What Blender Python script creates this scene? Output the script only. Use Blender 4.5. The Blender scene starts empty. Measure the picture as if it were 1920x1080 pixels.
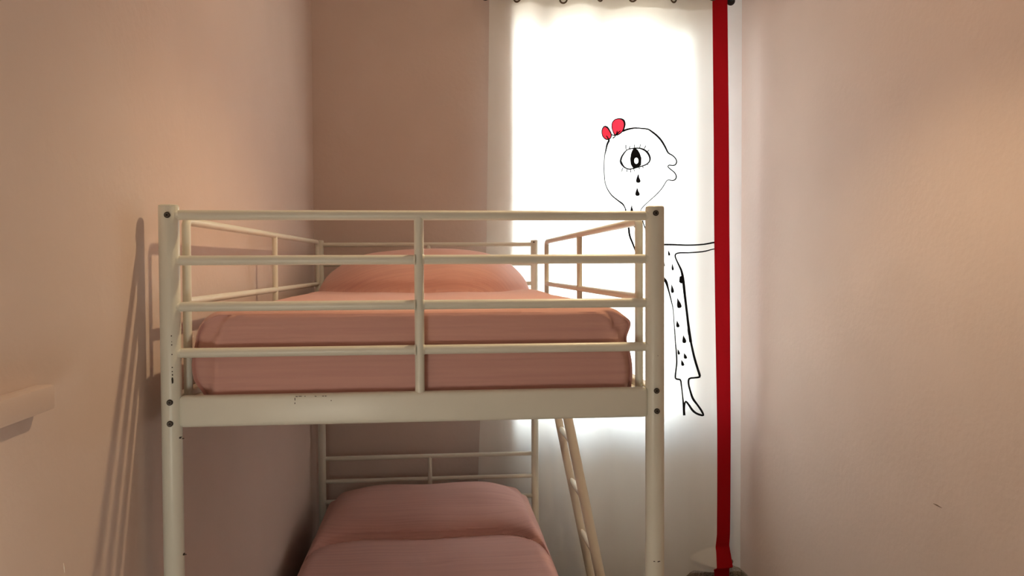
import bpy, bmesh, math, random
from mathutils import Vector, Matrix, noise
random.seed(7)
PI = math.pi
S = bpy.context.scene
COL = S.collection

# ------------------------------------------------------------------ camera
FPX = 1500.0
YAW, PITCH, ROLL = 0.0945, -0.0259, -0.0047
EYE = Vector((0, 0, 1.5))
_f = Vector((math.sin(YAW)*math.cos(PITCH), math.cos(YAW)*math.cos(PITCH), math.sin(PITCH)))
_r = Vector((math.cos(YAW), -math.sin(YAW), 0))
_u = _r.cross(_f)
_r, _u = math.cos(ROLL)*_r + math.sin(ROLL)*_u, math.cos(ROLL)*_u - math.sin(ROLL)*_r
cd = bpy.data.cameras.new('camera'); cam = bpy.data.objects.new('camera', cd); COL.objects.link(cam)
cd.sensor_width = 36; cd.lens = FPX*36/1920; cd.clip_start = 0.02
cam.matrix_world = Matrix(((_r.x, _u.x, -_f.x, EYE.x), (_r.y, _u.y, -_f.y, EYE.y), (_r.z, _u.z, -_f.z, EYE.z), (0, 0, 0, 1)))
S.camera = cam

def at(px, py, y):
    """point where the line of sight through a pixel of the photo meets the plane Y = y"""
    d = _f + _r*((px-960)/FPX) - _u*((py-540)/FPX)
    return EYE + d*(y/d.y)

# ------------------------------------------------------------------ light
S.view_settings.view_transform = 'Standard'
S.view_settings.look = 'None'
S.view_settings.exposure = 0.0
S.view_settings.gamma = 1.0
S.view_settings.use_curve_mapping = False

SKY_L, SKY_R = 0.75, 9.0
w = bpy.data.worlds.new('sky'); S.world = w; w.use_nodes = True
nt = w.node_tree; nt.nodes.clear()
wo = nt.nodes.new('ShaderNodeOutputWorld'); bg = nt.nodes.new('ShaderNodeBackground')
tc = nt.nodes.new('ShaderNodeTexCoord'); sx = nt.nodes.new('ShaderNodeSeparateXYZ')
mr = nt.nodes.new('ShaderNodeMapRange'); rp = nt.nodes.new('ShaderNodeValToRGB')
mr.inputs[1].default_value = -1; mr.inputs[2].default_value = 1
els = rp.color_ramp.elements
els[0].position = 0.0; els[0].color = (0.30, 0.27, 0.23, 1)
els[1].position = 1.0; els[1].color = (0.48, 0.72, 1.0, 1)
for p_, c_ in ((0.42, (0.60, 0.54, 0.46, 1)), (0.50, (0.93, 0.96, 1.0, 1)), (0.66, (0.92, 0.96, 1.0, 1)), (0.80, (0.62, 0.80, 1.0, 1))):
    e = els.new(p_); e.color = c_
bg.inputs[1].default_value = 11.0
nt.links.new(tc.outputs['Generated'], sx.inputs[0]); nt.links.new(sx.outputs['Z'], mr.inputs[0])
nt.links.new(mr.outputs[0], rp.inputs[0])
side = nt.nodes.new('ShaderNodeMapRange'); side.interpolation_type = 'SMOOTHSTEP'      # sunlit side of the street on the right
side.inputs[1].default_value = 0.28; side.inputs[2].default_value = 0.85; side.inputs[3].default_value = SKY_L; side.inputs[4].default_value = SKY_R
mulx = nt.nodes.new('ShaderNodeVectorMath'); mulx.operation = 'SCALE'
nt.links.new(sx.outputs['X'], side.inputs[0]); nt.links.new(rp.outputs[0], mulx.inputs[0]); nt.links.new(side.outputs[0], mulx.inputs['Scale'])
nt.links.new(mulx.outputs[0], bg.inputs[0]); nt.links.new(bg.outputs[0], wo.inputs[0])

# portal in the window opening (guides sampling of the sky, adds no light)
pl = bpy.data.lights.new('window_portal', 'AREA'); pl.shape = 'RECTANGLE'; pl.size = 0.90; pl.size_y = 2.0
pl.cycles.is_portal = True
po = bpy.data.objects.new('window_portal', pl); COL.objects.link(po); po.location = (0.88, 3.95, 1.72); po.rotation_euler = (-PI/2, 0, 0)

# the room's pendant lamp, its shade throwing the light downwards
ll = bpy.data.lights.new('pendant_lamp_light', 'SPOT'); ll.energy = 28; ll.shadow_soft_size = 0.018; ll.color = (1.0, 0.74, 0.42)
ll.spot_size = math.radians(140); ll.spot_blend = 0.55
lo = bpy.data.objects.new('pendant_lamp_light', ll); COL.objects.link(lo); lo.location = (0.50, 1.92, 2.45)
gl = bpy.data.lights.new('pendant_shade_glow', 'POINT'); gl.energy = 6.5; gl.shadow_soft_size = 0.03; gl.color = (1.0, 0.66, 0.36)   # through the shade
go = bpy.data.objects.new('pendant_shade_glow', gl); COL.objects.link(go); go.location = lo.location

# unseen fill light added low beside the camera, to brighten the bed's front
dl = bpy.data.lights.new('fill_light', 'POINT'); dl.energy = 9.0; dl.shadow_soft_size = 0.12; dl.color = (1.0, 0.98, 0.83)
do = bpy.data.objects.new('fill_light', dl); COL.objects.link(do); do.location = (-0.42, 0.45, 1.0)

# ------------------------------------------------------------------ materials
def new_mat(name):
    m = bpy.data.materials.new(name); m.use_nodes = True
    t = m.node_tree; b = t.nodes['Principled BSDF']
    return m, t, b

def paint(name, col, rough=0.5, var=0.03, scale=6.0, bump=0.05, bscale=120.0, spec=0.4, metal=0.0, stretch=(1, 1, 1)):
    m, t, b = new_mat(name)
    b.inputs['Roughness'].default_value = rough; b.inputs['Metallic'].default_value = metal
    b.inputs['Specular IOR Level'].default_value = spec
    c = t.nodes.new('ShaderNodeTexCoord'); mp = t.nodes.new('ShaderNodeMapping'); mp.inputs['Scale'].default_value = stretch
    t.links.new(c.outputs['Object'], mp.inputs[0])
    n = t.nodes.new('ShaderNodeTexNoise'); n.inputs['Scale'].default_value = scale; n.inputs['Detail'].default_value = 5
    t.links.new(mp.outputs[0], n.inputs['Vector'])
    r = t.nodes.new('ShaderNodeValToRGB')
    r.color_ramp.elements[0].position = 0.3; r.color_ramp.elements[1].position = 0.7
    r.color_ramp.elements[0].color = tuple(max(0, x*(1-var)) for x in col)+(1,)
    r.color_ramp.elements[1].color = tuple(min(1, x*(1+var)) for x in col)+(1,)
    t.links.new(n.outputs['Fac'], r.inputs[0]); t.links.new(r.outputs[0], b.inputs['Base Color'])
    if bump:
        n2 = t.nodes.new('ShaderNodeTexNoise'); n2.inputs['Scale'].default_value = bscale; n2.inputs['Detail'].default_value = 4
        t.links.new(mp.outputs[0], n2.inputs['Vector'])
        bp = t.nodes.new('ShaderNodeBump'); bp.inputs['Strength'].default_value = bump; bp.inputs['Distance'].default_value = 0.01
        t.links.new(n2.outputs['Fac'], bp.inputs['Height']); t.links.new(bp.outputs[0], b.inputs['Normal'])
    return m

M = {}
M['wall'] = paint('rosy_wall_paint', (0.70, 0.575, 0.52), 0.75, 0.025, 3.0, 0.10, 45.0, 0.2)
M['ceiling'] = paint('white_ceiling_paint', (0.78, 0.75, 0.70), 0.9, 0.02, 3.0, 0.05, 60.0, 0.2)
M['floor'] = paint('terrazzo', (0.28, 0.24, 0.20), 0.35, 0.75, 170.0, 0.0)
M['trim'] = paint('white_gloss_paint', (0.80, 0.78, 0.78), 0.4, 0.02, 5.0, 0.03, 60.0)
M['enamel'] = paint('cream_enamel', (0.79, 0.79, 0.70), 0.36, 0.03, 9.0, 0.03, 70.0, 0.45)
M['ladder'] = paint('cream_ladder_enamel', (0.78, 0.73, 0.62), 0.42, 0.03, 9.0, 0.03, 70.0, 0.45)
M['chip'] = paint('bare_dark_metal', (0.05, 0.04, 0.03), 0.7, 0.2, 200.0, 0.0)
M['bolt'] = paint('browned_steel', (0.030, 0.025, 0.021), 0.5, 0.2, 90.0, 0.0)
M['socket'] = paint('worn_steel', (0.17, 0.15, 0.125), 0.5, 0.2, 90.0, 0.0, metal=0.2)
M['iron'] = paint('black_iron', (0.018, 0.017, 0.018), 0.4, 0.1, 40.0, 0.03)
M['bronze'] = paint('dark_bronze', (0.13, 0.10, 0.07), 0.35, 0.2, 60.0, 0.0, metal=0.9)
M['ink'] = paint('black_fabric_paint', (0.008, 0.009, 0.011), 0.8, 0.2, 80.0, 0.0, 1, 0.1)
M['scuff'] = paint('scuffed_plaster', (0.20, 0.13, 0.09), 0.9, 0.2, 300.0, 0.0)
M['scuff_light'] = paint('chipped_plaster', (0.86, 0.77, 0.68), 0.9, 0.05, 300.0, 0.0)

def cloth_mat(name, col, trans, var=0.03, weave=600.0, sheer=0.0):
    """woven cloth that lets part of the light through"""
    m = bpy.data.materials.new(name); m.use_nodes = True; t = m.node_tree; t.nodes.clear()
    o = t.nodes.new('ShaderNodeOutputMaterial'); mx = t.nodes.new('ShaderNodeMixShader')
    d = t.nodes.new('ShaderNodeBsdfDiffuse'); tr = t.nodes.new('ShaderNodeBsdfTranslucent')
    c = t.nodes.new('ShaderNodeTexCoord'); n = t.nodes.new('ShaderNodeTexNoise'); n.inputs['Scale'].default_value = 7; n.inputs['Detail'].default_value = 6
    mp = t.nodes.new('ShaderNodeMapping'); mp.inputs['Scale'].default_value = (1, 1, 0.12)
    r = t.nodes.new('ShaderNodeValToRGB')
    r.color_ramp.elements[0].position = .3; r.color_ramp.elements[1].position = .7
    r.color_ramp.elements[0].color = tuple(x*(1-var) for x in col)+(1,); r.color_ramp.elements[1].color = tuple(min(1, x*(1+var)) for x in col)+(1,)
    t.links.new(c.outputs['Object'], mp.inputs[0]); t.links.new(mp.outputs[0], n.inputs['Vector']); t.links.new(n.outputs['Fac'], r.inputs[0])
    for s in (d, tr): t.links.new(r.outputs[0], s.inputs['Color'])
    n2 = t.nodes.new('ShaderNodeTexNoise'); n2.inputs['Scale'].default_value = weave; t.links.new(c.outputs['Object'], n2.inputs['Vector'])
    bp = t.nodes.new('ShaderNodeBump'); bp.inputs['Strength'].default_value = .08; bp.inputs['Distance'].default_value = .002
    t.links.new(n2.outputs['Fac'], bp.inputs['Height']); t.links.new(bp.outputs[0], d.inputs['Normal'])
    mx.inputs[0].default_value = trans
    t.links.new(d.outputs[0], mx.inputs[1]); t.links.new(tr.outputs[0], mx.inputs[2])
    if sheer:                                  # light that slips between the threads, scattered forward
        rf = t.nodes.new('ShaderNodeBsdfRefraction'); rf.inputs['Roughness'].default_value = .95; rf.inputs['IOR'].default_value = 1.18
        t.links.new(r.outputs[0], rf.inputs['Color'])
        m2 = t.nodes.new('ShaderNodeMixShader'); m2.inputs[0].default_value = sheer
        t.links.new(mx.outputs[0], m2.inputs[1]); t.links.new(rf.outputs[0], m2.inputs[2]); t.links.new(m2.outputs[0], o.inputs[0])
    else: t.links.new(mx.outputs[0], o.inputs[0])
    return m
M['curtain'] = cloth_mat('white_cotton_voile', (0.86, 0.84, 0.80), 0.45, sheer=.10)
M['border'] = cloth_mat('red_cotton', (0.36, 0.008, 0.012), 0.20)
M['bow'] = cloth_mat('red_fabric_paint', (0.80, 0.035, 0.065), 0.45)

def bedspread_mat():
    m, t, b = new_mat('ribbed_salmon_cotton')
    b.inputs['Roughness'].default_value = 0.9; b.inputs['Specular IOR Level'].default_value = 0.1
    b.inputs['Sheen Weight'].default_value = 0.15; b.inputs['Sheen Roughness'].default_value = 0.5
    c = t.nodes.new('ShaderNodeTexCoord')
    uv = t.nodes.new('ShaderNodeUVMap')
    mp = t.nodes.new('ShaderNodeMapping'); mp.inputs['Scale'].default_value = (2.2, 75, 1)
    n = t.nodes.new('ShaderNodeTexNoise'); n.inputs['Scale'].default_value = 1.0; n.inputs['Detail'].default_value = 6
    t.links.new(uv.outputs[0], mp.inputs[0]); t.links.new(mp.outputs[0], n.inputs['Vector'])
    r = t.nodes.new('ShaderNodeValToRGB')
    r.color_ramp.elements[0].position = .30; r.color_ramp.elements[1].position = .55
    r.color_ramp.elements[0].color = (0.62, 0.35, 0.315, 1); r.color_ramp.elements[1].color = (0.68, 0.395, 0.35, 1)
    t.links.new(n.outputs['Fac'], r.inputs[0]); t.links.new(r.outputs[0], b.inputs['Base Color'])
    # rib: fine irregular ridges running across the bed
    wv = t.nodes.new('ShaderNodeTexWave'); wv.wave_type = 'BANDS'; wv.bands_direction = 'Y'
    wv.inputs['Scale'].default_value = 34; wv.inputs['Distortion'].default_value = 4.0; wv.inputs['Detail'].default_value = 3; wv.inputs['Detail Scale'].default_value = 0.6
    t.links.new(uv.outputs[0], wv.inputs['Vector'])
    ad = t.nodes.new('ShaderNodeMath'); ad.operation = 'ADD'
    sc = t.nodes.new('ShaderNodeMath'); sc.operation = 'MULTIPLY'; sc.inputs[1].default_value = 2.2
    t.links.new(n.outputs['Fac'], sc.inputs[0]); wm = t.nodes.new('ShaderNodeMath'); wm.operation = 'MULTIPLY'; wm.inputs[1].default_value = .35
    t.links.new(wv.outputs['Fac'], wm.inputs[0]); t.links.new(wm.outputs[0], ad.inputs[0]); t.links.new(sc.outputs[0], ad.inputs[1])
    bp = t.nodes.new('ShaderNodeBump'); bp.inputs['Strength'].default_value = .22; bp.inputs['Distance'].default_value = .002
    t.links.new(ad.outputs[0], bp.inputs['Height']); t.links.new(bp.outputs[0], b.inputs['Normal'])
    return m
M['spread'] = bedspread_mat()

def glass_mat():
    m = bpy.data.materials.new('window_glass'); m.use_nodes = True; t = m.node_tree; t.nodes.clear()
    o = t.nodes.new('ShaderNodeOutputMaterial'); mx = t.nodes.new('ShaderNodeMixShader')
    a = t.nodes.new('ShaderNodeBsdfTransparent'); g = t.nodes.new('ShaderNodeBsdfGlossy'); f = t.nodes.new('ShaderNodeFresnel')
    a.inputs[0].default_value = (.95, .98, .97, 1); g.inputs['Roughness'].default_value = .02; f.inputs[0].default_value = 1.3
    t.links.new(f.outputs[0], mx.inputs[0]); t.links.new(a.outputs[0], mx.inputs[1]); t.links.new(g.outputs[0], mx.inputs[2]); t.links.new(mx.outputs[0], o.inputs[0])
    return m
M['glass'] = glass_mat()

# ------------------------------------------------------------------ mesh helpers
def add_box(bm, lo, hi, bevel=0.0, seg=2):
    ret = bmesh.ops.create_cube(bm, size=1.0); vs = ret['verts']
    for v in vs:
        v.co = Vector(tuple(lo[i] if v.co[i] < 0 else hi[i] for i in range(3)))
    if bevel:
        es = list({e for v in vs for e in v.link_edges})
        bmesh.ops.bevel(bm, geom=es, offset=bevel, segments=seg, affect='EDGES', profile=0.5)

def add_tube(bm, pts, r, seg=20, cap=True, rx=None):
    """round (or oval) tube through points; rx widens it along the first frame axis"""
    pts = [Vector(p) for p in pts]; rings = []
    n = len(pts); up = None
    for i, p in enumerate(pts):
        d = (pts[min(i+1, n-1)] - pts[max(i-1, 0)]).normalized()
        if up is None:
            up = Vector((0, 1, 0)) if abs(d.y) < .9 else Vector((1, 0, 0))
        a = (up - d*up.dot(d)).normalized(); up = a; b = d.cross(a)
        rr = r[i] if isinstance(r, (list, tuple)) else r
        rings.append([bm.verts.new(p + a*(rx or rr)*math.cos(2*PI*k/seg) + b*rr*math.sin(2*PI*k/seg)) for k in range(seg)])
    for q0, q1 in zip(rings, rings[1:]):
        for k in range(seg):
            bm.faces.new((q0[k], q0[(k+1) % seg], q1[(k+1) % seg], q1[k]))
    if cap:
        bm.faces.new(rings[0][::-1]); bm.faces.new(rings[-1])

def add_lathe(bm, prof, origin, axis, seg=24):
    """profile [(radius, height)] turned round an axis"""
    ax = Vector(axis).normalized(); a = ax.orthogonal().normalized(); b = ax.cross(a); o = Vector(origin)
    rings = []
    for r_, h in prof:
        if r_ < 1e-6: rings.append([bm.verts.new(o+ax*h)])
        else: rings.append([bm.verts.new(o+ax*h+a*r_*math.cos(2*PI*k/seg)+b*r_*math.sin(2*PI*k/seg)) for k in range(seg)])
    for q0, q1 in zip(rings, rings[1:]):
        for k in range(seg):
            k2 = (k+1) % seg
            if len(q0) == 1 and len(q1) == 1: continue
            if len(q0) == 1: bm.faces.new((q0[0], q1[k2], q1[k]))
            elif len(q1) == 1: bm.faces.new((q0[k], q0[k2], q1[0]))
            else: bm.faces.new((q0[k], q0[k2], q1[k2], q1[k]))

def add_torus(bm, c, R, r, axis, sa=32, sb=12):
    ax = Vector(axis).normalized(); a = ax.orthogonal().normalized(); b = ax.cross(a); c = Vector(c); g = []
    for i in range(sa):
        d = a*math.cos(2*PI*i/sa)+b*math.sin(2*PI*i/sa)
        g.append([bm.verts.new(c+d*(R+r*math.cos(2*PI*j/sb))+ax*r*math.sin(2*PI*j/sb)) for j in range(sb)])
    for i in range(sa):
        for j in range(sb):
            bm.faces.new((g[i][j], g[(i+1) % sa][j], g[(i+1) % sa][(j+1) % sb], g[i][(j+1) % sb]))

def obj(name, bm, m, parent=None, smooth=True, fix=True, **props):
    if fix: bmesh.ops.recalc_face_normals(bm, faces=bm.faces)
    me = bpy.data.meshes.new(name); bm.to_mesh(me); bm.free()
    me.materials.append(m)
    if smooth:
        for p in me.polygons: p.use_smooth = True
        try: me.set_sharp_from_angle(angle=math.radians(40))
        except Exception: pass
    o = bpy.data.objects.new(name, me); COL.objects.link(o)
    if parent is not None:
        o.parent = parent
        o.matrix_parent_inverse = parent.matrix_world.inverted() if parent.type == 'EMPTY' else Matrix()
    for k, v in props.items(): o[k] = v
    return o

def thing(name, label, cat, loc=(0, 0, 0), group=None):
    o = bpy.data.objects.new(name, None); COL.objects.link(o); o.matrix_world = Matrix.Translation(loc)
    o.empty_display_size = .1
    o['label'] = label; o['category'] = cat
    if group: o['group'] = group
    return o

def boxes(name, lst, m, parent=None, bevel=0.0, **props):
    bm = bmesh.new()
    for lo, hi in lst: add_box(bm, lo, hi, bevel)
    return obj(name, bm, m, parent, **props)

def sstep(a, b, x):
    t = max(0.0, min(1.0, (x-a)/(b-a))); return t*t*(3-2*t)
def lerp_table(tab, x):
    if x <= tab[0][0]: return tab[0][1]
    for (x0, y0), (x1, y1) in zip(tab, tab[1:]):
        if x <= x1:
            t = (x-x0)/(x1-x0); return y0+(y1-y0)*t
    return tab[-1][1]

def smooth_table(tab, x):
    """Catmull-Rom through the table"""
    if x <= tab[0][0]: return tab[0][1]
    for i in range(len(tab)-1):
        x1, y1 = tab[i]; x2, y2 = tab[i+1]
        if x <= x2:
            x0, y0 = tab[i-1] if i else (2*x1-x2, 2*y1-y2)
            x3, y3 = tab[i+2] if i+2 < len(tab) else (2*x2-x1, 2*y2-y1)
            h = x2-x1; t = (x-x1)/h
            m1 = (y2-y0)/(x2-x0)*h; m2 = (y3-y1)/(x3-x1)*h
            return (2*t**3-3*t*t+1)*y1+(t**3-2*t*t+t)*m1+(-2*t**3+3*t*t)*y2+(t**3-t*t)*m2
    return tab[-1][1]

# ------------------------------------------------------------------ the room
XL, XR, YB, YF, ZC = -0.556, 1.466, 3.74, -1.2, 3.05
WX0, WX1, WZ1 = 0.415, 1.375, 2.86          # opening of the tall window
st = dict(kind='structure')
boxes('floor', [((XL-.2, YF-.2, -.1), (XR+.2, YB+.3, 0))], M['floor'], **st)
boxes('ceiling', [((XL-.2, YF-.2, ZC), (XR+.2, YB+.3, ZC+.1))], M['ceiling'], **st)
wl = boxes('wall_left', [((XL-.2, YF-.2, 0), (XL, YB+.3, ZC))], M['wall'], **st)
wr = boxes('wall_right', [((XR, YF-.2, 0), (XR+.2, YB+.3, ZC))], M['wall'], **st)
boxes('wall_back', [((XL, YB, 0), (WX0, YB+.3, ZC)), ((WX0, YB, WZ1), (XR, YB+.3, ZC))], M['wall'], **st)
boxes('wall_front', [((XL, YF-.2, 0), (XR, YF, ZC))], M['wall'], **st)

# tall window with a solid lower panel, behind the curtain
WY = YB+.13
win = boxes('window_1', [((WX0, WY, .025), (WX0+.055, WY+.06, WZ1)), ((WX1-.095, WY, .025), (WX1+.010, WY+.06, WZ1)),
                         ((WX0+.055, WY, WZ1-.215), (WX1-.095, WY+.06, WZ1)), ((WX0+.055, WY, .025), (WX1-.095, WY+.06, .16)),
                         ((WX0+.055, WY, .72), (WX1-.095, WY+.06, .80))], M['trim'], bevel=.004, **st)
boxes('window_panel', [((WX0+.055, WY+.02, .16), (WX1-.095, WY+.045, .72))], M['trim'], win)
boxes('window_pane', [((WX0+.055, WY+.028, .80), (WX1-.095, WY+.032, WZ1-.215))], M['glass'], win)
bp_ = at(1371.5, 1052, 3.715); bm = bmesh.new()
add_tube(bm, [(bp_.x, bp_.y, .05), (bp_.x, bp_.y, bp_.z)], .0042, 12)
add_lathe(bm, [(0, -.012), (.006, -.010), (.0085, -.002), (.0065, .005), (.003, .008), (0, .0085)], bp_, (0, 0, 1), 16)
obj('window_bolt', bm, M['socket'], win)
bm = bmesh.new()                            # white splayed reveal between the window and the right wall
for lo_z, hi_z in ((.0, WZ1),):
    prof = [(XR, YB), (WX1+.012, WY-.004), (WX1+.012, YB+.3), (XR, YB+.3)]
    lo_v = [bm.verts.new((x, y, lo_z)) for x, y in prof]; hi_v = [bm.verts.new((x, y, hi_z)) for x, y in prof]
    bm.faces.new(lo_v); bm.faces.new(hi_v[::-1])
    for k in range(4): bm.faces.new((lo_v[k], lo_v[(k+1) % 4], hi_v[(k+1) % 4], hi_v[k]))
obj('trim_1', bm, M['trim'], None, smooth=False, **st)
boxes('trim_2', [((WX0-.03, YB-.035, 0), (XR-.001, YB+.13, .030))], M['floor'], bevel=.004, **st)
boxes('baseboard_back', [((XL, YB-.012, 0), (WX0-.032, YB, .05))], M['floor'], bevel=.002, **st)
boxes('baseboard_left', [((XL, YF, 0), (XL+.012, YB-.013, .05))], M['floor'], bevel=.002, **st)
boxes('baseboard_right', [((XR-.010, YF, 0), (XR, YB-.036, .03))], M['floor'], bevel=.002, **st)

# little marks on the walls
def mark(name, pts, width, m, parent, nrm):
    bm = bmesh.new(); add_tube(bm, pts, width, 6); o = obj(name, bm, m, parent); return o
def on_x(px, py, x):
    d = _f + _r*((px-960)/FPX) - _u*((py-540)/FPX); return EYE + d*(x/d.x)
mark('scuff_mark', [on_x(a, b, XR) for a, b in ((1750, 944), (1757, 947), (1766, 952))], [.0006, .0022, .0008], M['scuff'], wr, 0)
mark('scuff_mark', [on_x(a, b, XL) for a, b in ((119, 1056), (120, 1065), (121, 1074))], [.0004, .0012, .0004], M['scuff_light'], wl, 0)

# shallow painted ledge on the left wall, near the camera
LX = XL+.026
lz0, lz1 = on_x(105, 767, LX), on_x(105, 720, LX)
bm = bmesh.new(); add_box(bm, (XL, .30, lz0.z), (LX, lz0.y, lz1.z), .004, 2)
for v in bm.verts:
    v.co.z += .0015*noise.noise(v.co*9)
obj('wall_ledge', bm, M['wall'], None, label='shallow ledge painted like the pink left wall, near the camera', category='ledge')

# ------------------------------------------------------------------ bunk bed
BX0, BX1, BY0, BY1 = -0.5084, 0.4416, 1.5888, 3.589
BXM = (BX0+BX1)/2
bed = thing('bunk_bed', 'cream metal bunk bed with tubular rails against the left wall', 'bunk bed', (BXM, (BY0+BY1)/2, 0))
PR, RR = .0190, .0094
ZT = 1.6225
posts = {}
for ix, x in enumerate((BX0, BX1)):
    for iy, y in enumerate((BY0, BY1)):
        bm = bmesh.new()
        r = PR if iy == 0 else .0165
        add_lathe(bm, [(0, 0), (r+.003, 0), (r+.003, .025), (r, .028), (r, ZT-.004), (r-.0008, ZT-.0034), (r-.0008, ZT-.0026), (r, ZT-.002), (r-.003, ZT), (0, ZT)], (x, y, 0), (0, 0, 1), 36)
        posts[ix, iy] = obj('post', bm, M['enamel'], bed)

def rail(x0, x1, y, z, r=RR):
    bm = bmesh.new()
    add_tube(bm, [(x0, y, z), (x0+.003, y, z), (x1-.003, y, z), (x1, y, z)], [r, r, r, r], 24)
    # small weld fillets at both ends
    for xe, s in ((x0, 1), (x1, -1)):
        add_lathe(bm, [(r+.0028, 0), (r+.0022, .0012), (r+.0006, .0028), (r, .004)], (xe, y, z), (s, 0, 0), 24)
    return obj('rail', bm, M['enamel'], bed)

def end_frame(y, z_bars, z_panel, top_through, upright_to):
    pe = PR*.80 if y < 2 else .013
    for i, z in enumerate(z_bars):
        if i == 0:
            rail(BX0+pe, BX1-pe, y, z, RR*1.03)
        else:
            rail(BX0+pe, BXM-RR*.75, y, z); rail(BXM+RR*.75, BX1-pe, y, z)
    bm = bmesh.new(); add_tube(bm, [(BXM, y, upright_to), (BXM, y, z_bars[0])], RR, 24); obj('upright', bm, M['enamel'], bed)
    # wide flat bottom rail with rounded ends
    bm = bmesh.new(); add_box(bm, (BX0+pe, y-.012, z_panel-.0305), (BX1-pe, y+.012, z_panel+.0305), .009, 4)
    return obj('end_board', bm, M['enamel'], bed)

UB = (1.603, 1.516, 1.427, 1.338); ZP = 1.2255
front_board = end_frame(BY0, UB, ZP, True, ZP+.028)
end_frame(BY1, UB, ZP, True, ZP+.028)
LB = (.655, .553, .462); ZPL = .275
end_frame(BY0, LB, ZPL, True, ZPL+.028)
end_frame(BY1, LB, ZPL, True, ZPL+.028)
for zp in (ZP, ZPL):
    for x in (BX0, BX1):
        bm = bmesh.new(); add_box(bm, (x-.010, BY0+.015, zp-.030), (x+.010, BY1-.012, zp+.0285), .004, 3); obj('side_rail', bm, M['enamel'], bed)
    for k in range(10):
        yy = BY0+.12+k*.195
        bm = bmesh.new(); add_box(bm, (BX0+.008, yy-.03, zp+.004), (BX1-.008, yy+.03, zp+.014), .003); obj('slat', bm, M['enamel'], bed)

def bend(p0, pc, p1, rad, n=6):
    """points round a corner"""
    p0, pc, p1 = Vector(p0), Vector(pc), Vector(p1)
    a = pc+(p0-pc).normalized()*rad; b = pc+(p1-pc).normalized()*rad
    return [a*(1-t)**2+pc*2*t*(1-t)+b*t*t for t in [i/n for i in range(n+1)]]
def guard(x, ya, ym, yb, zt, zl):
    """side guard: zt and zl give the height of top and lower bar at the front and far ends"""
    zb = ZP+.012; g = .0085
    mid = lambda z: z[0]+(z[1]-z[0])*(ym-ya)/(yb-ya)
    bm = bmesh.new()
    A0, A1, B1, B0 = (x, ya, zb), (x, ya, zt[0]), (x, yb, zt[1]), (x, yb, zb)
    pts = [Vector(A0)]+bend(A0, A1, B1, .013)+bend(A1, B1, B0, .03)+[Vector(B0)]
    add_tube(bm, pts, g, 20); obj('guard_rail', bm, M['enamel'], bed)
    bm = bmesh.new(); add_tube(bm, [(x, ya+.004, zl[0]), (x, yb-.004, zl[1])], g*.97, 20); obj('guard_crossbar', bm, M['enamel'], bed)
    bm = bmesh.new(); add_tube(bm, [(x, ym, zb), (x, ym, mid(zt))], g*.97, 20); obj('guard_upright', bm, M['enamel'], bed)
guard(-.4920, 1.640, 2.515, 3.40, (1.594, 1.609), (1.435, 1.434))
guard(.4190, 1.628, 2.320, 3.020, (1.594, 1.597), (1.437, 1.437))

def bolt(px, py, y, r, parent, yc=None):
    c = at(px, py, y)
    bm = bmesh.new()
    add_lathe(bm, [(0, .0002), (r*.36, .0002), (r*.40, .0008), (r*.80, .0014), (r, .0008), (r*1.02, -.004)], c, (0, -1, 0), 24)
    o = obj('bolt', bm, M['bolt'], parent)
    bm = bmesh.new()
    add_lathe(bm, [(r*.44, .0009), (r*.46, .0016), (r*.66, .0017), (r*.72, .0011)], c, (0, -1, 0), 24)
    obj('bolt_socket', bm, M['socket'], o)
    return o
for px, py in ((313, 403), (318, 755), (318.5, 795)): bolt(px, py, BY0-PR-.0012, .0056, bed)
for px, py in ((1230, 399.5), (1231.5, 733), (1232, 771)): bolt(px, py, BY0-PR-.0012, .0056, bed)
bolt(1001, 454, BY1-.0165-.0010, .0032, bed)

# chipped paint on the posts and the front board
def chips(spots, cx, parent):
    for px, py, w_, h_ in spots:
        c = at(px, py, BY0-(PR if cx is not None else .012)); n = 9
        bm = bmesh.new(); vs = []
        for k in range(n):
            a = 2*PI*k/n; rr = random.uniform(.65, 1.15)
            x = c.x+w_*.00106*.5*rr*math.cos(a); z = c.z+h_*.00106*.5*rr*math.sin(a)
            y = BY0-math.sqrt(max(1e-8, PR*PR-(x-cx)**2))-.0004 if cx is not None else BY0-.0124
            vs.append(bm.verts.new((x, y, z)))
        bm.faces.new(vs)
        obj('chipped_paint', bm, M['chip'], parent, smooth=False, fix=False)
chips([(321, 630, 2.6, 3), (321.5, 641, 1.5, 2), (321.5, 647, 2.4, 3), (322, 665, 2, 3), (322.5, 689, 2.4, 2.4), (322.5, 697, 2, 2.4), (323, 703, 2.2, 4), (323, 714, 3.2, 14),
       (334.5, 823, 3, 5), (338, 826, 5, 2.6), (340, 1045, 3, 5), (343, 1046, 3.4, 2.6)], BX0, posts[0, 0])
chips([(1227, 1053, 4, 1.8), (1235, 1053, 7, 2.4), (1233.5, 667, 1.6, 2.2)], BX1, posts[1, 0])
chips([(553, 748, 1.5, 7), (553, 756, 2, 4), (556, 743.5, 5, 1.5), (563, 743, 7, 1.4), (572, 743, 3, 1.2), (592, 743, 4, 1.2), (606, 742.5, 5, 1.3), (611, 742.5, 3, 1.6), (621, 751, 2, 2)], None, front_board)

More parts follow.
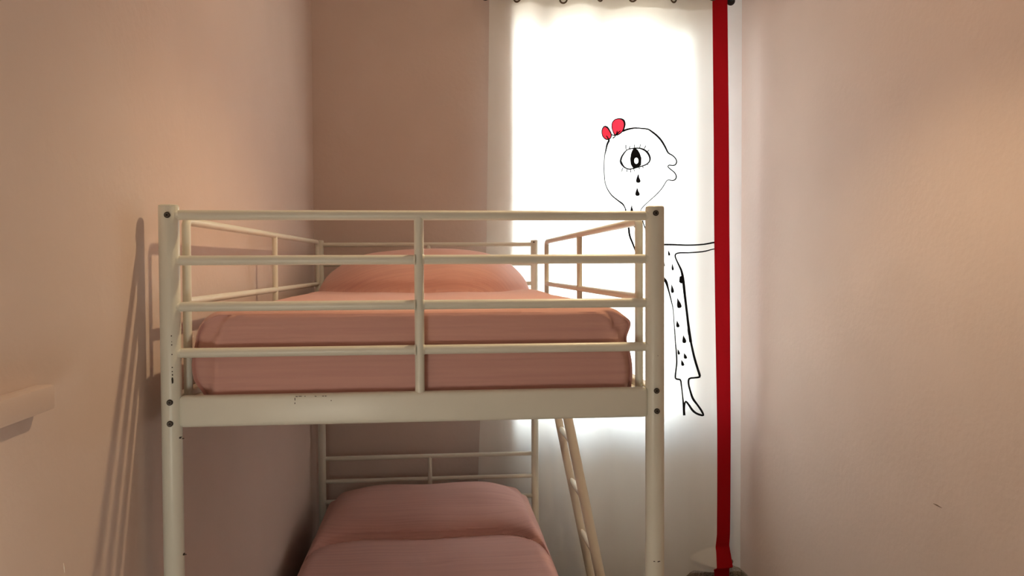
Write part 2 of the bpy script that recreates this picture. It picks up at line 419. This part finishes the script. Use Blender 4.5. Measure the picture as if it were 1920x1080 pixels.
# ------------------------------------------------------------------ ladder leaning on the right side
lad = thing('bunk_ladder', 'cream tubular ladder hooked on the right side of the bunk bed', 'ladder', (.60, 3.285, 0))
SL = (.644-.516)/(.265-.899)
lx = lambda z: .516+(z-.899)*SL
for y in (3.12, 3.45):
    bm = bmesh.new()
    pts = [(lx(0), y, .003), (lx(.6), y, .6), (lx(1.12), y, 1.12), (lx(1.20), y, 1.20), (lx(1.20)+.012, y, 1.262), (BX1+.006, y, 1.272), (BX1-.0, y, 1.270), (BX1-.014, y, 1.262)]
    pts[3:] = [(BX1+.030, y, 1.21), (BX1+.026, y, 1.25), (BX1+.014, y, 1.274), (BX1-.004, y, 1.279), (BX1-.018, y, 1.272)]
    add_tube(bm, pts, [.0195 if y < 3.3 else .0175]*3+[.0125, .011, .0095, .0095, .0095], 20, rx=None)
    obj('stile', bm, M['ladder'], lad)
for z in (.118, .345, .572, .798, 1.02):
    bm = bmesh.new()
    x = lx(z)
    add_tube(bm, [(x, 3.134, z), (x, 3.150, z), (x, 3.18, z), (x, 3.39, z), (x, 3.42, z), (x, 3.436, z)], [.007, .009, .0125, .0125, .009, .007], 16)
    obj('rung', bm, M['ladder'], lad)

# ------------------------------------------------------------------ bedspreads (mattress and pillow underneath)
def bedspread(name, label, x0, x1, y0, y1, z0, z1, pil, fold, seed, group):
    """soft made-up bed: rounded block of cloth with a pillow hump at the far end"""
    nx, ny, nz = 170, 230, 34
    r1, r2 = .055, .024                                  # side and front edge rounding
    bm = bmesh.new(); cache = {}; uvl = bm.loops.layers.uv.new('UVMap')
    uvs = {}
    def shape(a, b, c):
        x = x0+(x1-x0)*a; y = y0+(y1-y0)*b; z = z0+(z1-z0)*c
        # UV: unrolled cloth
        u_ = x + (0 if 0 < a < 1 else (-1 if a == 0 else 1)*(z1-z)); v_ = y - ((z1-z) if b == 0 else 0) + ((z1-z) if b == 1 else 0)
        if a in (0, 1): v_ = y+.0
        p = Vector((x, y, z))
        # side edges: rounded cross-section
        q = Vector((min(max(x, x0+r1), x1-r1), y, min(z, z1-r1)))
        d = p-q
        nrm = Vector((0, 0, 1)) if z1-z < min(x-x0, x1-x) else Vector((-1 if x-x0 < x1-x else 1, 0, 0))
        if d.length > 1e-9:
            m_ = max(abs(d.x), abs(d.z)); nrm = d.normalized(); p = q+nrm*m_
        # front and far edges: smaller rounding
        e = min(x-x0, x1-x, z1-z); f0 = y-y0; f1 = y1-y
        for f, sg in ((f0, -1), (f1, 1)):
            A_, B_ = max(0, r2-e), max(0, r2-f); L_ = math.hypot(A_, B_)
            if A_ > 0 and B_ > 0:
                k = max(A_, B_)/L_
                p = p - nrm*(A_-A_*k); p.y += sg*(B_*k-B_)
        topness = sstep(z1-.055, z1-.004, p.z) if c == 1 else 0.0
        # pillow hump
        yp, L, H, tab = pil['y'], pil['len'], pil['h'], pil['sx']
        s = (x-(x0+x1)/2)/((x1-x0)/2)
        ycrease = yp + smooth_table(pil['crease'], s)
        q_ = (y-ycrease)/L
        p.z -= .011*topness*math.exp(-abs(q_)/(.06 if q_ < 0 else .025))
        if q_ > 0:
            prof = 1-max(0, 1-q_*1.0/pil['rise'])**2.6 if q_ < pil['rise'] else 1.0
            back = 1-.55*sstep(.62, 1.05, q_)
            wx = max(0, smooth_table(tab, s))
            h = H*prof*back*wx
            p.z += h*topness; v_ += h*topness*.8
            # the hump leans a little over its crease
            p.y -= pil['lean']*wx*topness*math.exp(-((q_-.10)/.10)**2)*min(1, q_/.04)
            p.x += -s*.02*topness*sstep(0, .5, q_)*abs(s)
        else:
            sag = -.004*(1-abs(s)**2)*topness
            p.z += sag
        # wrinkles
        nv = Vector((x*5, y*2.2, z*5+seed))
        amp = .0032
        nd = noise.noise(nv*1.3)*amp + noise.noise(Vector((x*3, y*22, seed+z*14)))*.0011
        if c == 1: p.z += nd
        elif b == 0: p.y -= noise.noise(Vector((x*4, z*9, seed)))*.003
        else: p.x += nd*(1 if a > .5 else -1)
        # folded corners on the front: the front flap lies over the side cloth
        if fold and c < 1 and y < y0+.12:
            t = (z1-z)/(z1-z0)
            xe = x0+.030+.050*math.exp(-t/.16)
            xe2 = x1-.012-.060*math.exp(-t/.20)
            if b == 0:
                p.y += .012*(1-sstep(xe-.008, xe+.008, x))*min(1, t*8+.15) + .009*sstep(xe2-.008, xe2+.006, x)*min(1, t*8+.15)
                p.y -= .004*math.exp(-((x-xe-.012)/.010)**2)+.002*math.exp(-((x-xe2+.014)/.012)**2)      # thickness of the folded edge
            fade = 1-sstep(.03, .12, y-y0)
            if x < x0+.03: p.x -= (.011*math.exp(-((t-.60)/.25)**2)-.016*sstep(.75, 1, t))*fade
            if x > x1-.03: p.x += (.007*math.exp(-((t-.16)/.10)**2)-.006*math.exp(-((t-.38)/.10)**2)+.006*math.exp(-((t-.75)/.2)**2))*fade
        if c == 0: pass
        return p, (u_, v_)
    def V(i, j, k):
        key = (i, j, k)
        if key not in cache:
            # denser sampling near the edges
            f = lambda i_, n_: i_/n_
            p, uv = shape(f(i, nx), f(j, ny), f(k, nz)); v = bm.verts.new(p); cache[key] = v; uvs[v] = uv
        return cache[key]
    def Q(*k):
        fc = bm.faces.new([V(*q) for q in k])
        for l in fc.loops: l[uvl].uv = uvs[l.vert]
    for i in range(nx):
        for j in range(ny):
            Q((i, j, nz), (i+1, j, nz), (i+1, j+1, nz), (i, j+1, nz))
        for k in range(nz):
            Q((i, 0, k), (i+1, 0, k), (i+1, 0, k+1), (i, 0, k+1)); Q((i, ny, k), (i, ny, k+1), (i+1, ny, k+1), (i+1, ny, k))
    for j in range(ny):
        for k in range(nz):
            Q((0, j, k), (0, j, k+1), (0, j+1, k+1), (0, j+1, k)); Q((nx, j, k), (nx, j+1, k), (nx, j+1, k+1), (nx, j, k+1))
    rim = [V(i, 0, 0) for i in range(nx)]+[V(nx, j, 0) for j in range(ny)]+[V(i, ny, 0) for i in range(nx, 0, -1)]+[V(0, j, 0) for j in range(ny, 0, -1)]
    bm.faces.new(rim[::-1])
    o = obj(name, bm, M['spread'], None, label=label, category='bedspread', group=group)
    return o

bedspread('bedspread', 'salmon pink ribbed bedspread over mattress and pillow on the top bunk', -.470, .400, BY0+.018, BY1-.03, ZP+.0145, 1.418,
          dict(y=2.90, len=.62, h=.156, rise=.42, lean=.040, sx=[(-1, .20), (-.93, .38), (-.8, .62), (-.6, .84), (-.3, .97), (0, 1.0), (.3, .98), (.6, .86), (.8, .62), (.93, .34), (1, .14)],
               crease=[(-1, .22), (-.8, .16), (-.45, .06), (0, .01), (.3, 0), (.6, .06), (.85, .24), (1, .36)]), True, 1.7, None)
bedspread('bedspread', 'dusty pink ribbed bedspread over mattress and pillow on the bottom bunk', -.478, .408, BY0+.018, BY1-.03, ZPL+.0145, .495,
          dict(y=2.97, len=.56, h=.090, rise=.55, lean=.034, sx=[(-1, .15), (-.93, .42), (-.8, .78), (-.6, .96), (-.3, 1.0), (.3, 1.0), (.55, .96), (.75, .78), (.92, .44), (1, .16)],
               crease=[(-1, -.10), (-.8, .0), (-.45, .04), (0, .03), (.5, .05), (.75, .02), (.9, -.06), (1, -.14)]), False, 5.2, None)

# ------------------------------------------------------------------ curtain
CT, CY = 2.775, 3.655
FAR = [.323, .563, .833, 1.165, 1.48]          # crests of the folds that lie nearest the window
def fold_phase(x):
    tab = [(-.2, -2.2)]+[(v, i) for i, v in enumerate(FAR)]+[(1.9, 5.4)]
    return lerp_table(tab, x)
def cy(x, z):
    t = (CT-z)/CT
    a = .028*(1-t)+.013*t
    y = CY+a*math.cos(2*PI*fold_phase(x + .02*math.sin(z*1.7)*t))
    y += .020*t*noise.noise(Vector((x*5, 0, z*.9)))
    y += .006*noise.noise(Vector((x*9, 3, z*.5)))
    # at its foot the right part rests on the sill and kicks forward
    if x > 1.18 and z < .2:
        k = sstep(1.185, 1.30, x)**.6; zt = .126+.050*k; zm = .114-.016*k
        if z < zt:
            b = .060*k*min(1, (zt-z)/(zt-zm))
            if z < zm: b *= 1-.75*sstep(0, .028, zm-z)
            y -= b
    return y
BL = [(-40, 1333), (0, 1333), (250, 1335), (460, 1336), (640, 1338), (800, 1340.5), (930, 1341), (1000, 1341), (1030, 1338), (1056, 1333), (1070, 1335), (1120, 1337)]
BR = [(-40, 1360), (0, 1361), (250, 1364), (500, 1367), (800, 1369), (950, 1368.5), (1000, 1368), (1050, 1364.5), (1080, 1364), (1120, 1364)]
def tabz(tab): return [(c.z, c.x) for c in sorted((at(px, py, CY) for py, px in tab), key=lambda c: c.z)]
BLZ, BRZ = tabz(BL), tabz(BR)
LEZ = [(0, .165), (.645, .188), (1.1, .21), (1.625, .230), (2.69, .248), (2.9, .250)]
xb0 = lambda z: lerp_table(BLZ, z)
xb1 = lambda z: lerp_table(BRZ, z)
xl = lambda z: lerp_table(LEZ, z)
def hem(x):
    return .026 + .034*sstep(1.17, 1.22, x)
def sheet(fx0, fx1, z1, z0f, nx, nz, off=0.0):
    bm = bmesh.new(); g = []
    for k in range(nz+1):
        row = []
        for i in range(nx+1):
            t = i/nx
            xm = fx0(1.0)+(fx1(1.0)-fx0(1.0))*t
            zb = z0f(xm); z = zb+(z1-zb)*(k/nz)**1.7
            x = fx0(z)+(fx1(z)-fx0(z))*t
            row.append(bm.verts.new((x, cy(x, z)+off, z)))
        g.append(row)
    for k in range(nz):
        for i in range(nx):
            bm.faces.new((g[k][i], g[k][i+1], g[k+1][i+1], g[k+1][i]))
    return bm
cur = thing('curtain', 'white curtain with a drawn crying figure and red edge at the window', 'curtain', (.8, CY, 0))
bm = sheet(xl, xb0, CT, hem, 190, 240); obj('curtain_panel', bm, M['curtain'], cur, fix=False)
bm = sheet(xb0, xb1, CT, lambda x: .02, 14, 240); obj('red_border', bm, M['border'], cur, fix=False, label='red cotton border strip')
def heading_z(x): return 2.692+.006*math.sin(x*23)+.003*math.sin(x*51)
bm = sheet(xl, xb0, CT-.001, heading_z, 150, 8, .004); obj('heading', bm, M['curtain'], cur, fix=False)
for px in (970, 1058, 1124, 1187, 1264, 1334):
    c = at(px, -4, CY); z = c.z; x = c.x; y = cy(x, z)
    dx = (cy(x+.004, z)-cy(x-.004, z))/.008
    bm = bmesh.new(); add_torus(bm, (x, y, z), .0165, .0042, (-dx, 1, 0)); obj('eyelet', bm, M['bronze'], cur)
# the figure painted on the cloth -----------------------------------
def A5(x, y): return (1100+x/4.908, 200+y/4.908)     # measured on enlarged views of the photo
def A3(x, y): return (960+x/3.856, 360+y/3.856)
def A6(x, y): return (1180+x/5.4, 620+y/5.4)
def on_cloth(px, py):
    y = CY
    for _ in range(4):
        c = at(px, py, y); y = cy(c.x, c.z)-.0016
    return at(px, py, y)
def smooth_path(pts, step=3.0):
    """Catmull-Rom through (x, y, width)"""
    P = [pts[0]]+list(pts)+[pts[-1]]; out = []
    for i in range(1, len(P)-2):
        p0, p1, p2, p3 = P[i-1], P[i], P[i+1], P[i+2]
        n = max(2, int(math.hypot(p2[0]-p1[0], p2[1]-p1[1])/step))
        for k in range(n):
            t = k/n
            out.append(tuple(.5*(2*b+(c-a)*t+(2*a-5*b+4*c-d)*t*t+(3*b-a-3*c+d)*t**3) for a, b, c, d in zip(p0, p1, p2, p3)))
    out.append(P[-2]); return out
def stroke(bm, pts, scale, A, wmul=1.0):
    pts = [A(x, y)+(max(1.7, w_/scale*wmul*1.32),) for x, y, w_ in pts]
    path = smooth_path(pts); L = []
    for i, (x, y, w_) in enumerate(path):
        a = path[max(0, i-1)]; b = path[min(len(path)-1, i+1)]
        dx, dy = b[0]-a[0], b[1]-a[1]; l = math.hypot(dx, dy) or 1
        nx_, ny_ = -dy/l, dx/l
        L.append((bm.verts.new(on_cloth(x+nx_*w_/2, y+ny_*w_/2)), bm.verts.new(on_cloth(x-nx_*w_/2, y-ny_*w_/2))))
    for (a, b), (c, d) in zip(L, L[1:]): bm.faces.new((a, b, d, c))
def blob(bm, poly, A):
    pts = [A(x, y) for x, y in poly]; P = [p+(0,) for p in pts]+[pts[0]+(0,)]
    vs = [bm.verts.new(on_cloth(x, y)) for x, y in pts]
    cx = sum(p[0] for p in pts)/len(pts); cyy = sum(p[1] for p in pts)/len(pts); c = bm.verts.new(on_cloth(cx, cyy))
    for a, b in zip(vs, vs[1:]+vs[:1]): bm.faces.new((c, a, b))
def drop(bm, cx, cyy, w_, h_, A, lean=0.0):
    poly = [(cx-lean*w_, cyy-h_/2), (cx+(.10-lean*.5)*w_, cyy-.26*h_), (cx+.20*w_, cyy-.06*h_), (cx+.38*w_, cyy+.12*h_), (cx+.50*w_, cyy+.30*h_), (cx+.42*w_, cyy+.42*h_), (cx+.20*w_, cyy+.49*h_), (cx-.10*w_, cyy+.50*h_),
            (cx-.36*w_, cyy+.44*h_), (cx-.46*w_, cyy+.28*h_), (cx-(.38+lean*.2)*w_, cyy+.05*h_), (cx-(.22+lean*.5)*w_, cyy-.22*h_)]
    blob(bm, poly, A)

bm = bmesh.new()
W5 = lambda pts: stroke(bm, pts, 4.908, A5)
W3 = lambda pts: stroke(bm, pts, 3.856, A3)
W6 = lambda pts: stroke(bm, pts, 5.4, A6)
W5([(330, 226, 15), (375, 209, 14), (440, 197, 11), (510, 200, 10), (565, 208, 11), (600, 230, 13), (650, 270, 14), (690, 316, 14), (725, 375, 13), (750, 424, 11), (790, 449, 9), (820, 480, 9), (828, 510, 9),
    (815, 535, 9), (790, 542, 8), (762, 538, 8), (748, 548, 8), (757, 564, 8), (790, 590, 8), (815, 615, 8), (825, 645, 9), (815, 670, 9), (790, 680, 8), (760, 675, 7), (740, 679, 6), (725, 700, 4.5), (690, 755, 4.5), (640, 810, 4.5), (590, 855, 5), (540, 900, 5), (510, 932, 5), (500, 950, 5), (505, 1010, 7), (540, 1120, 8), (600, 1215, 9)])
W5([(207, 310, 14), (188, 350, 13), (175, 410, 9), (164, 460, 4.5), (160, 560, 4.5), (163, 640, 5), (170, 700, 6), (190, 755, 7), (230, 815, 8.5), (290, 865, 10), (325, 890, 12), (345, 915, 9), (362, 952, 8)])
W3([(820, 125, 8), (836, 190, 10), (842, 240, 11), (850, 310, 11), (872, 370, 10), (900, 435, 9), (960, 500, 9), (1040, 560, 10), (1098, 628, 16), (1115, 652, 15), (1132, 710, 9), (1150, 780, 7), (1165, 850, 5), (1172, 950, 5), (1181, 1078, 6)])
W6([(458, -20, 7), (462, 30, 8), (467, 120, 9), (478, 250, 12), (480, 330, 12), (472, 400, 12), (468, 482, 14), (515, 497, 14), (525, 540, 12), (537, 640, 10), (547, 740, 14), (556, 856, 20)])
W6([(598, -20, 16), (602, 20, 16), (622, 110, 16), (655, 260, 18), (690, 380, 18), (713, 455, 18), (700, 472, 15), (650, 478, 13), (606, 487, 15), (600, 540, 14), (620, 620, 15), (645, 690, 18), (690, 752, 15), (730, 810, 16), (750, 856, 14), (720, 853, 16), (680, 838, 16), (640, 806, 17), (600, 748, 15), (571, 716, 14), (561, 745, 12), (554, 800, 16), (556, 858, 18)])
W3([(1060, 376, 9), (1098, 380, 10), (1160, 381, 10), (1280, 384, 8), (1380, 379, 8), (1450, 367, 9), (1463, 365, 9)])
W3([(1463, 412, 6), (1450, 414, 6), (1380, 431, 7), (1280, 439, 7), (1215, 440, 8), (1185, 448, 8), (1181, 470, 8), (1200, 515, 9), (1225, 570, 12), (1238, 640, 15), (1250, 750, 14), (1262, 850, 13), (1275, 960, 14), (1292, 1085, 16)])
blob(bm, [(1212, 612), (1232, 604), (1243, 625), (1240, 655), (1222, 662), (1208, 650)], A3)
figure = obj('drawn_figure', bm, M['ink'], cur, smooth=False, fix=False, label='black painted outline of a long-necked woman in profile')

def spot(A, *a):
    bm = bmesh.new(); drop(bm, *a[:4], A, a[4]); obj('dress_spot', bm, M['ink'], figure, smooth=False, fix=False)
for q in ((1136, 440, 17, 40, .4), (1162, 540, 18, 54, .3), (1100, 520, 14, 32, 0), (1160, 697, 24, 66, .25), (1209, 802, 36, 76, .40), (1199, 953, 26, 52, .25), (1245, 1064, 30, 58, .25), (890, 240, 26, 34, 0), (897, 328, 14, 46, .2)): spot(A3, *q)
for q in ((558, 82, 38, 68, .25), (500, 212, 28, 62, .45), (568, 254, 36, 62, .42), (540, 324, 34, 66, .42)): spot(A6, *q)
spot(A5, 415, 935, 28, 72, 0)
for cx, c2, w_, h_ in ((474, 657, 46, 90), (467, 782, 46, 80)):
    bm = bmesh.new(); drop(bm, cx, c2, w_, h_, A5, -.1 if c2 < 700 else 0); obj('teardrop', bm, M['ink'], figure, smooth=False, fix=False)

bm = bmesh.new()
W5([(312, 500, 14), (326, 455, 12), (370, 400, 8), (420, 385, 9), (480, 382, 11), (530, 398, 13), (565, 430, 15), (583, 475, 13), (574, 510, 10), (540, 536, 10), (490, 552, 9), (440, 566, 9), (390, 575, 9), (345, 556, 11), (320, 522, 17), (312, 498, 14)])
for l in (((362, 350), (360, 375), (366, 400)), ((398, 360), (397, 372), (392, 388)), ((437, 348), (440, 365), (443, 384)), ((494, 345), (491, 365), (488, 388)), ((546, 358), (538, 372), (524, 394)), ((577, 398), (567, 406), (553, 416)),
          ((322, 599), (326, 582), (333, 562)), ((370, 601), (371, 590), (372, 574)), ((406, 605), (404, 592), (402, 574)), ((439, 597), (437, 584), (435, 566)), ((488, 576), (484, 568), (478, 554)), ((523, 567), (518, 558), (510, 545)), ((568, 537), (562, 532), (553, 524)), ((584, 502), (579, 503), (570, 502))):
    W5([l[0]+(3.5,), l[1]+(5,), l[2]+(6,)])
# pupil with an open highlight
outer = [(425, 388), (465, 388), (490, 430), (505, 475), (500, 540), (470, 555), (425, 565), (405, 530), (400, 480), (408, 430)]
def ray_hit(a):
    c = (457, 497); dx, dy = math.cos(a), math.sin(a); best = 1e9
    for (x0, y0), (x1, y1) in zip(outer, outer[1:]+outer[:1]):
        ex, ey = x1-x0, y1-y0; den = dx*ey-dy*ex
        if abs(den) < 1e-9: continue
        t = ((x0-c[0])*ey-(y0-c[1])*ex)/den; s = ((x0-c[0])*dy-(y0-c[1])*dx)/den
        if t > 0 and -1e-6 <= s <= 1+1e-6: best = min(best, t)
    return (c[0]+dx*best, c[1]+dy*best)
N = 48; ro = [bm.verts.new(on_cloth(*A5(*ray_hit(2*PI*k/N)))) for k in range(N)]
ri = [bm.verts.new(on_cloth(*A5(457+19*math.cos(2*PI*k/N), 498+28*math.sin(2*PI*k/N)))) for k in range(N)]
for k in range(N): bm.faces.new((ro[k], ro[(k+1) % N], ri[(k+1) % N], ri[k]))
obj('eye', bm, M['ink'], figure, smooth=False, fix=False)

petals = [[(235, 150), (255, 122), (300, 110), (335, 122), (349, 150), (347, 185), (330, 225), (295, 255), (262, 263), (241, 225), (231, 185)],
          [(165, 180), (190, 191), (210, 220), (228, 260), (215, 295), (185, 303), (156, 285), (141, 250), (144, 205)]]
bm = bmesh.new()
for p in petals: blob(bm, p, A5)
bow = obj('hair_bow', bm, M['bow'], figure, smooth=False, fix=False, label='red painted bow')
bm = bmesh.new()
A5f = A5
_oc = on_cloth
def on_cloth(px, py):                      # outline of the bow lies on top of its red
    p = _oc(px, py); p.y -= .0008; return p
for p, ws in ((petals[0], (4, 5, 8, 14, 14, 12, 9, 8, 8, 6, 4)), (petals[1], (10, 12, 10, 9, 5, 8, 7, 6, 7))):
    W5([a+(w_,) for a, w_ in zip(p, ws)]+[p[0]+(ws[0],)])
for l in (((222, 250), (240, 262), (264, 264)), ((264, 266), (256, 280), (238, 290)), ((180, 268), (192, 282), (206, 314)), ((213, 290), (207, 300), (206, 314)), ((280, 222), (278, 240), (268, 262)), ((312, 222), (295, 235), (272, 262))):
    W5([l[0]+(4,), l[1]+(8,), l[2]+(10,)])
obj('bow_outline', bm, M['ink'], figure, smooth=False, fix=False)

# ------------------------------------------------------------------ curtain rod
rod = thing('curtain_rod', 'black iron curtain rod with ball end above the curtain', 'curtain rod', (.8, CY, 2.757))
RZ, RX0, RX1 = 2.757, .225, 1.42
bm = bmesh.new(); add_tube(bm, [(RX0, CY, RZ), (RX1, CY, RZ)], .0085, 20); obj('rod', bm, M['iron'], rod)
for x, s in ((RX0, -1),):
    bm = bmesh.new(); add_lathe(bm, [(0, 0), (.0105, 0), (.0105, .008), (.007, .012), (.014, .018), (.019, .028), (.019, .036), (.013, .046), (0, .051)], (x, CY, RZ), (s, 0, 0), 24); obj('finial', bm, M['iron'], rod)
for x in (.236, 1.40):
    bm = bmesh.new(); add_tube(bm, [(x, CY, RZ+.002), (x, YB-.006, RZ+.002)], .006, 14)
    add_lathe(bm, [(0, 0), (.022, 0), (.022, .004), (.018, .007), (0, .007)], (x, YB-(.0005 if x < 1 else .0225), RZ+.002), (0, -1, 0), 24)
    add_torus(bm, (x, CY, RZ), .0115, .0028, (1, 0, 0)); obj('bracket', bm, M['iron'], rod)
